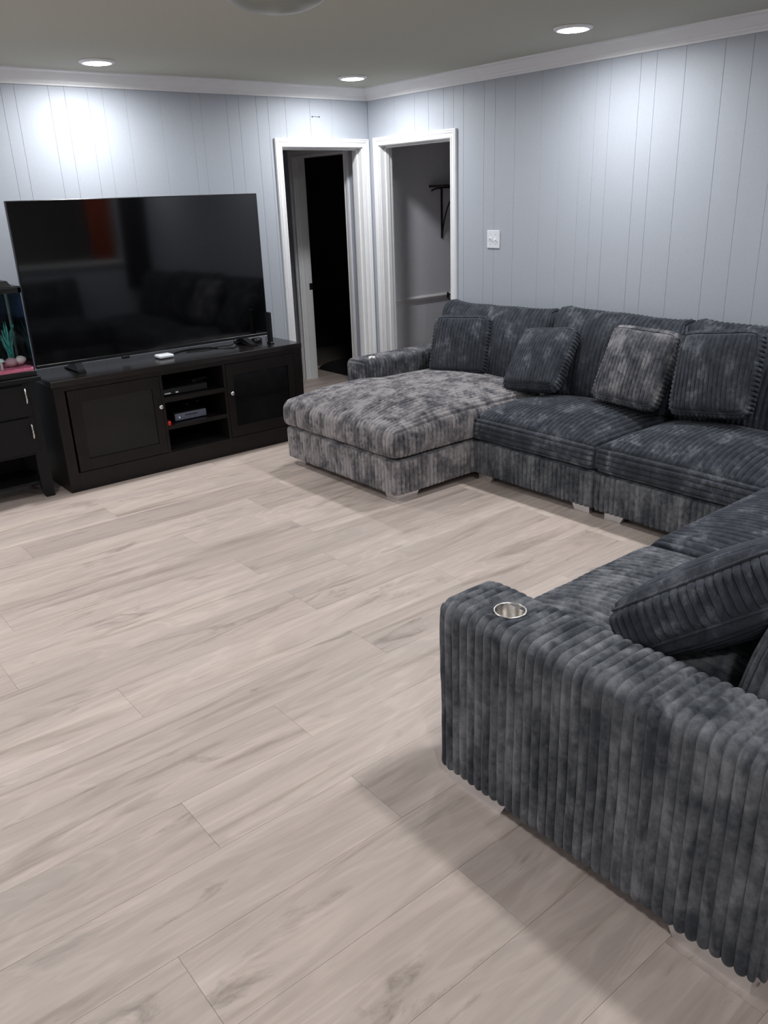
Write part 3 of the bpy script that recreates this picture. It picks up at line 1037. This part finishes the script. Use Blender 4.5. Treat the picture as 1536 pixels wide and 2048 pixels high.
# things on the stand
sb = empty('streaming_box', (-2.125, -.385, .70), 'small white square media box on the stand below the television', 'media box')
bm = bmesh.new(); add_box(bm, (-.052, -.05, .003), (.052, .05, .025), .009, 3)
bm_obj('body', bm, M['white_plastic'], sb, True)
bm = bmesh.new(); add_box(bm, (-.044, -.042, 0), (.044, .042, .004))
bm_obj('foot_pad', bm, M['black_plastic'], sb)
tag(tube('power_cable', smooth_path([(-2.076, -.36, .712), (-2.05, -.33, .706), (-1.98, -.27, .704), (-1.86, -.24, .704), (-1.74, -.28, .704), (-1.70, -.36, .704), (-1.62, -.42, .704), (-1.57, -.38, .704)], 60), .0035, M['black_plastic']),
    'thin black cable curling over the stand top behind the white box', 'cable')
tag(tube('signal_cable', smooth_path([(-1.92, -.30, .704), (-1.80, -.34, .705), (-1.68, -.31, .704), (-1.58, -.34, .710), (-1.54, -.30, .74)], 40), .003, M['black_plastic']),
    'second black cable running under the television towards its right foot', 'cable')
tag(tube('antenna_cable', smooth_path([(-1.31, -.36, .705), (-1.27, -.30, .720), (-1.22, -.25, .712), (-1.19, -.20, .704)], 30), .0025, M['black_plastic']),
    'thin black wire at the right end of the stand top', 'cable')
rt = empty('slim_router', (-1.342, -.47, .70), 'slim upright black box at the right end of the stand by the television edge', 'router')
bm = bmesh.new(); add_box(bm, (-.010, -.025, .012), (.010, .025, .222), .004, 2); bm_obj('body', bm, M['black_plastic'], rt)
bm = bmesh.new(); add_box(bm, (-.014, -.03, 0), (.014, .03, .013), .003); bm_obj('base', bm, M['black_plastic'], rt)
pk = empty('black_hub', (-1.375, -.33, .70), 'small low black hub on the stand behind the television corner', 'hub')
lathe('body', [(0, .030), (.034, .029), (.040, .024), (.042, .006), (.038, .0), (0, 0)], M['black_plastic'], pk, (0, 0, 0), 32)
lathe('top_ring', [(.020, .0295), (.026, .031), (.030, .0295)], M['smoked'], pk, (0, 0, 0), 32)

# things in the open middle of the stand
cb = empty('cable_box', (-2.07, -.42, .48), 'flat black cable box with small white marks on the upper stand shelf', 'cable box')
bm = bmesh.new(); add_box(bm, (-.175, -.14, .004), (.15, .13, .046), .003); bm_obj('body', bm, M['black_plastic'], cb)
bm = bmesh.new(); add_box(bm, (-.165, -.1412, .014), (-.120, -.1395, .021)); bm_obj('display', bm, M['white_plastic'], cb)
bm = bmesh.new(); add_box(bm, (-.085, -.1412, .013), (-.066, -.1395, .022)); bm_obj('button', bm, M['white_plastic'], cb)
for sx in (-.15, .12):
    bm = bmesh.new(); add_box(bm, (sx, -.12, 0), (sx + .02, .11, .005)); bm_obj('foot', bm, M['black_plastic'], cb)
rc = empty('remote_control', (-1.93, -.46, .526), 'dark remote with pale buttons lying on the black cable box', 'remote', rz=.25)
bm = bmesh.new(); add_box(bm, (-.075, -.02, 0), (.075, .02, .014), .005, 2); bm_obj('body', bm, M['black_plastic'], rc)
for i in range(5):
    bm = bmesh.new(); add_box(bm, (-.055 + i * .024, -.010, .013), (-.042 + i * .024, .010, .016)); bm_obj('button', bm, M['silver'], rc)
dv = empty('disc_player', (-2.065, -.43, .296), 'black disc player with a silver front on the lower stand shelf', 'disc player')
bm = bmesh.new(); add_box(bm, (-.115, -.12, .004), (.115, .14, .056), .003); bm_obj('body', bm, M['black_plastic'], dv)
bm = bmesh.new(); add_box(bm, (-.116, -.128, .006), (.116, -.119, .055), .003); bm_obj('front_panel', bm, M['silver'], dv)
bm = bmesh.new(); add_box(bm, (-.04, -.1295, .034), (.05, -.1275, .040)); bm_obj('disc_slot', bm, M['black_plastic'], dv)
bm = bmesh.new(); add_box(bm, (-.09, -.1295, .022), (-.078, -.1275, .034), .002); bm_obj('button', bm, M['white_plastic'], dv)
gc = empty('game_controller', (-1.98, -.36, .352), 'small black game controller resting on the silver-front disc player', 'controller', rz=.3)
bm = bmesh.new()
for cx_, cy_, rx_, ry_, rz_ in ((0, 0, .055, .030, .016), (-.05, -.02, .022, .04, .017), (.05, -.02, .022, .04, .017)):
    b2 = bmesh.new(); bmesh.ops.create_uvsphere(b2, u_segments=16, v_segments=10, radius=1)
    for v in b2.verts: v.co = Vector((cx_ + v.co.x * rx_, cy_ + v.co.y * ry_, .016 + v.co.z * rz_))
    me = bpy.data.meshes.new('t'); b2.to_mesh(me); b2.free(); bm.from_mesh(me); bpy.data.meshes.remove(me)
bm_obj('body', bm, M['black_plastic'], gc, True)
for sx in (-.022, .022):
    lathe('thumb_stick', [(0, .040), (.009, .040), (.010, .037), (.005, .034), (.005, .028), (0, .028)], M['black_plastic'], gc, (sx, -.008, 0), 14)
rd = empty('red_cap', (-2.245, -.590, .296), 'small round red cap on the lower shelf edge of the stand', 'cap')
lathe('shell', [(0, .030), (.010, .029), (.0155, .024), (.017, .014), (.0165, .002), (.015, 0), (0, 0)], M['red'], rd, (0, 0, 0), 20)

# ================================================================== FISH TANK ON ITS STAND
fs = empty('aquarium_stand', (-3.33, -.38, 0), 'black wooden aquarium stand with pull handles at the left edge of the photo', 'stand')
SY = -.570
box('top', (-3.66, SY - .012, .715), (-2.995, -.20, .742), M['black_wood'], fs, .003)
box('cabinet', (-3.63, SY + .012, .275), (-3.035, -.215, .716), M['black_wood'], fs, .002)
for i, (z0, z1) in enumerate(((.515, .700), (.292, .505))):
    dr = box('drawer', (-3.56, SY, z0), (-3.072, SY + .015, z1), M['black_wood'], fs, .002)
    d = off(fs)
    zc = .638 if i == 0 else .425
    hx = -3.100
    pts = smooth_path([(hx - d.x, SY - d.y + .002, zc + .042), (hx - d.x, SY - d.y - .018, zc + .038), (hx - d.x, SY - d.y - .024, zc), (hx - d.x, SY - d.y - .018, zc - .038), (hx - d.x, SY - d.y + .002, zc - .042)], 24)
    tube('handle', pts, .0055, M['nickel'], dr, 8)
for x0, x1, sx in ((-3.105, -3.035, 1), (-3.63, -3.56, -1)):
    for yb in (SY + .004, -.275):
        bm = bmesh.new()
        d = off(fs)
        sections = [(.0, x0 + .018 if sx > 0 else x0, x1 + .0 if sx > 0 else x1 - .018, 0), (.05, x0 + .004, x1, 0), (.10, x0, x1, 0), (.716, x0, x1, 0)]
        ring_prev = None
        for z, a, b, k in sections:
            ring = [bm.verts.new(Vector((px, py, z)) - d) for px, py in ((a, yb), (b, yb), (b, yb + .05), (a, yb + .05))]
            if ring_prev:
                for i in range(4):
                    bm.faces.new((ring_prev[i], ring_prev[(i + 1) % 4], ring[(i + 1) % 4], ring[i]))
            else:
                bm.faces.new(ring)
            ring_prev = ring
        bm.faces.new(ring_prev)
        bm_obj('leg', bm, M['black_wood'], fs)
box('back_panel', (-3.60, -.235, .06), (-3.06, -.225, .28), M['black_wood'], fs)
box('lower_shelf', (-3.60, SY + .02, .090), (-3.06, -.23, .108), M['black_wood'], fs, .002)

ft = empty('fish_tank', (-3.31, -.40, .742), 'glass fish tank with black rim and hood at the left edge of the photo', 'fish tank')
TX0, TX1, TY0, TY1, TZ0, TZ1 = -3.615, -3.010, -.550, -.250, .744, 1.250
g = .005
box('base_rim', (TX0 - .004, TY0 - .004, TZ0 - .001), (TX1 + .004, TY1 + .004, TZ0 + .030), M['black_plastic'], ft, .002)
boxes('top_rim', [((TX0 - .004, TY0 - .004, TZ1 - .030), (TX1 + .004, TY0 + .014, TZ1)), ((TX0 - .004, TY1 - .014, TZ1 - .030), (TX1 + .004, TY1 + .004, TZ1)),
                  ((TX0 - .004, TY0 - .004, TZ1 - .030), (TX0 + .014, TY1 + .004, TZ1)), ((TX1 - .014, TY0 - .004, TZ1 - .030), (TX1 + .004, TY1 + .004, TZ1))], M['black_plastic'], ft, .001)
for lo, hi in (((TX0, TY0, TZ0 + .02), (TX1, TY0 + g, TZ1 - .01)), ((TX0, TY1 - g, TZ0 + .02), (TX1, TY1, TZ1 - .01)),
               ((TX0, TY0 + g, TZ0 + .02), (TX0 + g, TY1 - g, TZ1 - .01)), ((TX1 - g, TY0 + g, TZ0 + .02), (TX1, TY1 - g, TZ1 - .01))):
    box('glass_pane', lo, hi, M['glass'], ft)
for px, py in ((TX1 - .010, TY1 - .010), (TX0 + .010, TY1 - .010)):
    box('corner_seal', (px - .004, py - .004, TZ0 + .03), (px + .004, py + .004, TZ1 - .03), M['edge_glass'], ft)
box('backdrop', (TX0, TY1 + .001, TZ0 + .03), (TX1, TY1 + .003, TZ1 - .03), M['backdrop'], ft)
box('side_backdrop', (TX1 + .0005, TY0 + .01, TZ0 + .03), (TX1 + .002, TY1, TZ1 - .03), M['backdrop'], ft)
box('water', (TX0 + .007, TY0 + .007, TZ0 + .032), (TX1 - .007, TY1 - .007, 1.075), M['water'], ft)
# hood: stepped lid
bm = bmesh.new()
d = off(ft)
steps = [(TX0 - .002, TX1 + .002, TY0 - .002, TY1 + .002, TZ1), (TX0 - .002, TX1 + .000, TY0 - .002, TY1 + .002, TZ1 + .006), (TX0 + .01, TX1 - .040, TY0 + .015, TY1 - .01, TZ1 + .009),
         (TX0 + .02, TX1 - .055, TY0 + .030, TY1 - .02, TZ1 + .036), (TX0 + .03, TX1 - .065, TY0 + .035, TY1 - .02, TZ1 + .038), (TX0 + .05, TX1 - .115, TY0 + .06, TY1 - .04, TZ1 + .041),
         (TX0 + .07, TX1 - .140, TY0 + .08, TY1 - .06, TZ1 + .098), (TX0 + .08, TX1 - .150, TY0 + .09, TY1 - .07, TZ1 + .102)]
prev = None
for a, b, c, e, z in steps:
    ring = [bm.verts.new(Vector(p) - d) for p in ((a, c, z), (b, c, z), (b, e, z), (a, e, z))]
    if prev:
        for i in range(4):
            bm.faces.new((prev[i], prev[(i + 1) % 4], ring[(i + 1) % 4], ring[i]))
    else:
        bm.faces.new(ring)
    prev = ring
bm.faces.new(prev)
bm_obj('hood', bm, M['black_plastic'], ft)
# gravel bed: heap of small grains
gx = np.linspace(TX0 + .006, TX1 - .006, 90)
gy = np.linspace(TY0 + .006, TY1 - .006, 46)
GX, GY = np.meshgrid(gx, gy, indexing='ij')
P3 = np.stack([GX, GY, GX * 0], -1)
GZ = TZ0 + .055 + .012 * sn(P3, 9.0, 3.0) + .004 * sn(P3, 70.0, 1.0) + rng.uniform(-.002, .002, GX.shape)
idx = np.arange(GX.size).reshape(GX.shape)
f = np.stack([idx[:-1, :-1], idx[1:, :-1], idx[1:, 1:], idx[:-1, 1:]], -1).reshape(-1, 4)
Vt = np.stack([GX, GY, GZ], -1).reshape(-1, 3)
# skirt down to the tank bottom along the front
nfr = len(gx)
fr = np.stack([gx, np.full(nfr, gy[0]), np.full(nfr, TZ0 + .03)], -1)
fi = np.arange(nfr) + len(Vt)
f2 = np.stack([fi[:-1], fi[1:], idx[1:, 0], idx[:-1, 0]], -1)
go = np_mesh('gravel', np.concatenate([Vt, fr]), np.concatenate([f, f2]), M['gravel'], ft, weld=False)
go['kind'] = 'stuff'
go['label'] = 'bright pink gravel bed'
def blob(name, loc, rad, sc, mat, label, cat, seed):
    bm = bmesh.new()
    bmesh.ops.create_icosphere(bm, subdivisions=3, radius=1)
    for v in bm.verts:
        k = 1 + .10 * float(sn(np.array(v.co), 1.7, seed))
        v.co = Vector((v.co.x * sc[0], v.co.y * sc[1], v.co.z * sc[2])) * rad * k
    o = bm_obj(name, bm, mat, None, True)
    o.location = loc
    return tag(o, label, cat)
blob('pebble', (-3.058, -.47, .832), .034, (1, .8, .75), M['pebble'], 'pale pinkish white pebble on the gravel nearest the tank corner', 'pebble', 1)
blob('pebble', (-3.118, -.48, .829), .032, (1.1, .8, .8), M['pebble2'], 'dusky pink pebble beside the pale one in the tank', 'pebble', 2)
orn = empty('tank_ornament', (-3.255, -.46, .795), 'weathered stone ruin ornament standing in the pink gravel', 'ornament')
for i, (px, hgt) in enumerate(((-.045, .085), (.0, .060), (.052, .072))):
    lathe('column', [(0, hgt + .016), (.018, hgt + .014), (.019, hgt), (.012, hgt - .006), (.010, hgt * .5), (.013, .012), (.020, .006), (.020, -.01), (0, -.01)], M['ornament'], orn, (px, .01 * i, 0), 14)
bm = bmesh.new(); add_box(bm, (-.075, -.03, -.012), (.08, .035, .008), .004); bm_obj('base', bm, M['ornament'], orn)
mush = empty('tank_mushroom', (-3.178, -.505, .795), 'small white domed ornament on a stalk in the pink gravel', 'ornament')
lathe('cap', [(0, .066), (.010, .064), (.018, .056), (.021, .046), (.016, .044), (0, .046)], M['white_plastic'], mush, (0, 0, 0), 20)
lathe('stalk', [(0, .046), (.007, .046), (.006, .02), (.009, -.008), (0, -.01)], M['pebble'], mush, (0, 0, 0), 12)
def plant(loc, n, hgt, label, seed):
    r = random.Random(seed)
    t = empty('aquarium_plant', loc, label, 'plant', 'teal plants in the fish tank')
    for i in range(n):
        a = r.uniform(0, 6.28)
        L = hgt * r.uniform(.6, 1.05)
        lean = r.uniform(.02, .07)
        bm = bmesh.new()
        prevv = None
        for k in range(9):
            s = k / 8
            wv = .010 * (1 - s) ** .7 + .0012
            cxx = math.cos(a) * lean * s * s * 1.3 + .010 * math.sin(s * 5 + i)
            cyy = math.sin(a) * lean * s * s * .9 + .006 * math.cos(s * 4 + i)
            zz = L * (s - .12 * s ** 3)
            pr = Vector((-math.sin(a) * wv, math.cos(a) * wv, .003))
            th = Vector((math.cos(a), math.sin(a), 0)) * .0008
            c_ = Vector((cxx, cyy, zz))
            ring = [bm.verts.new(c_ - pr), bm.verts.new(c_ + th), bm.verts.new(c_ + pr), bm.verts.new(c_ - th)]
            if prevv:
                for q in range(4):
                    bm.faces.new((prevv[q], prevv[(q + 1) % 4], ring[(q + 1) % 4], ring[q]))
            prevv = ring
        bm_obj('leaf', bm, M['plant'], t, True)
    return t
plant((-3.075, -.345, .80), 16, .26, 'tall teal leafy plant in the tank corner behind the pale pebble', 3)
plant((-3.21, -.335, .80), 16, .27, 'tall teal leafy plant in the tank behind the stone ornament', 4)
plant((-3.35, -.36, .80), 10, .22, 'teal plant at the far left of the tank, past the photo edge', 5)

# ================================================================== WALL AND SIDE ROOM DETAILS
sw = empty('light_switch', (0, -1.378, 1.350), 'white double toggle light switch plate on the wall above the sofa', 'switch')
bm = bmesh.new(); add_box(bm, (-.007, -.060, -.060), (0, .060, .060), .003, 2); bm_obj('plate', bm, M['white_plastic'], sw)
for yy, up in ((.024, 1), (-.024, -1)):
    bm = bmesh.new(); add_box(bm, (-.0085, yy - .006, -.013), (-.006, yy + .006, .013), .0008); bm_obj('toggle_frame', bm, M['white_plastic'], sw)
    bm = bmesh.new()
    prism(bm, [(-.006, -.006), (-.006, .006), (-.020, .006 + up * .006), (-.020, -.001 + up * .006)], yy - .0045, yy + .0045, lambda p, q, s: (p, s, q))
    bm_obj('toggle', bm, M['trim'], sw)
    for zz in (.031, -.031):
        bm = bmesh.new(); add_box(bm, (-.0083, yy - .0025, zz - .0025), (-.006, yy + .0025, zz + .0025), .0008); bm_obj('screw', bm, M['nickel'], sw)
hk = empty('picture_hanger', (-.50, 0, 2.235), 'tiny nail hanger left on the wall above the left doorway', 'hanger')
for sx in (-.032, .032):
    lathe('nail', [(0, .006), (.004, .0055), (.0045, .003), (.002, .002), (.002, -.004), (0, -.004)], M['iron'], hk, (sx, 0, 0), 10, '-y')
tube('wire', [(-.032, -.003, -.001), (0, -.0035, .002), (.032, -.003, -.001)], .0012, M['nickel'], hk, 6)

# iron-bracket shelf in the side room
sh = empty('wall_shelf', (.95, .10, 1.70), 'dark wooden wall shelf on black iron brackets through the right doorway', 'shelf')
bm = bmesh.new(); add_box(bm, (-.22, -.20, .016), (.75, -.001, .036), .002); bm_obj('board', bm, M['shelf_wood'], sh)
for bx in (-.07, .50):
    pr = []
    br = boxes('bracket', [((.95 + bx - .009, .090, 1.29), (.95 + bx + .009, .0995, 1.714)), ((.95 + bx - .009, -.085, 1.705), (.95 + bx + .009, .0995, 1.715))], M['iron'], sh, .001)
    tube('brace', smooth_path([(bx, -.006, -.385), (bx, -.04, -.25), (bx, -.10, -.12), (bx, -.165, -.045), (bx, -.18, -.012), (bx, -.165, .004)], 30), .006, M['iron'], br, 8)
tube('rod', smooth_path([(-.215, -.03, -.012), (-.17, -.04, .006), (-.07, -.05, .012), (.05, -.04, .008), (.12, -.03, -.004)], 24), .006, M['iron'], sh, 8)
hook = empty('coat_hook', (.93, .078, .79), 'black iron coat hook on the chair rail through the right doorway', 'hook')
bm = bmesh.new(); add_box(bm, (-.011, -.006, -.03), (.011, 0, .022), .002); bm_obj('plate', bm, M['iron'], hook)
tube('prong', smooth_path([(0, -.004, .0), (0, -.05, .012), (0, -.09, .03), (-.01, -.10, .05)], 20), .006, M['iron'], hook, 8)
tube('lower_prong', smooth_path([(0, -.004, -.03), (0, -.035, -.045), (0, -.055, -.03), (0, -.06, -.01)], 20), .005, M['iron'], hook, 8)

# dark things glimpsed on the bedroom floor
nx, ny = 44, 34
gxx = np.linspace(.36, 1.25, nx); gyy = np.linspace(.75, 1.45, ny)
A, B_ = np.meshgrid(gxx, gyy, indexing='ij')
u = (A - .36) / .89 * 2 - 1; v = (B_ - .75) / .70 * 2 - 1
rr = np.sqrt(np.clip(1 - u * u, 0, 1) * np.clip(1 - v * v, 0, 1))
P3 = np.stack([A, B_, A * 0], -1)
Zc = .004 + rr ** .6 * (.06 + .045 * sn(P3, 8.0, 1.0) + .02 * sn(P3, 20.0, 2.0))
Zc = np.maximum(Zc, .004)
idx = np.arange(A.size).reshape(A.shape)
f = np.stack([idx[:-1, :-1], idx[1:, :-1], idx[1:, 1:], idx[:-1, 1:]], -1).reshape(-1, 4)
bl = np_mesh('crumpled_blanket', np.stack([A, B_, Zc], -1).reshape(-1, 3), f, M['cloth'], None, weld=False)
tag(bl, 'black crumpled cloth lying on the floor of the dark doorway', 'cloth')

# dark curtain on the south wall by the sofa corner (mirrored in the television)
n = 90
xs_ = np.linspace(-.37, -.04, n)
zs_ = np.linspace(.72, 2.28, 12)
A, B_ = np.meshgrid(xs_, zs_, indexing='ij')
rows = []
for s in (0.0, -.006):
    rows.append(np.stack([A, YS + .05 + .022 * np.sin(A * 62 + .6 * np.sin(B_ * 2)) + s, B_], -1).reshape(-1, 3))
idx = np.arange(A.size).reshape(A.shape)
f = np.stack([idx[:-1, :-1], idx[1:, :-1], idx[1:, 1:], idx[:-1, 1:]], -1).reshape(-1, 4)
cu = np_mesh('curtain', np.concatenate(rows), np.concatenate([f, f[:, ::-1] + A.size]), M['curtain'], None, weld=False)
tag(cu, 'dark curtain hanging behind the sofa corner, mirrored in the television', 'curtain')
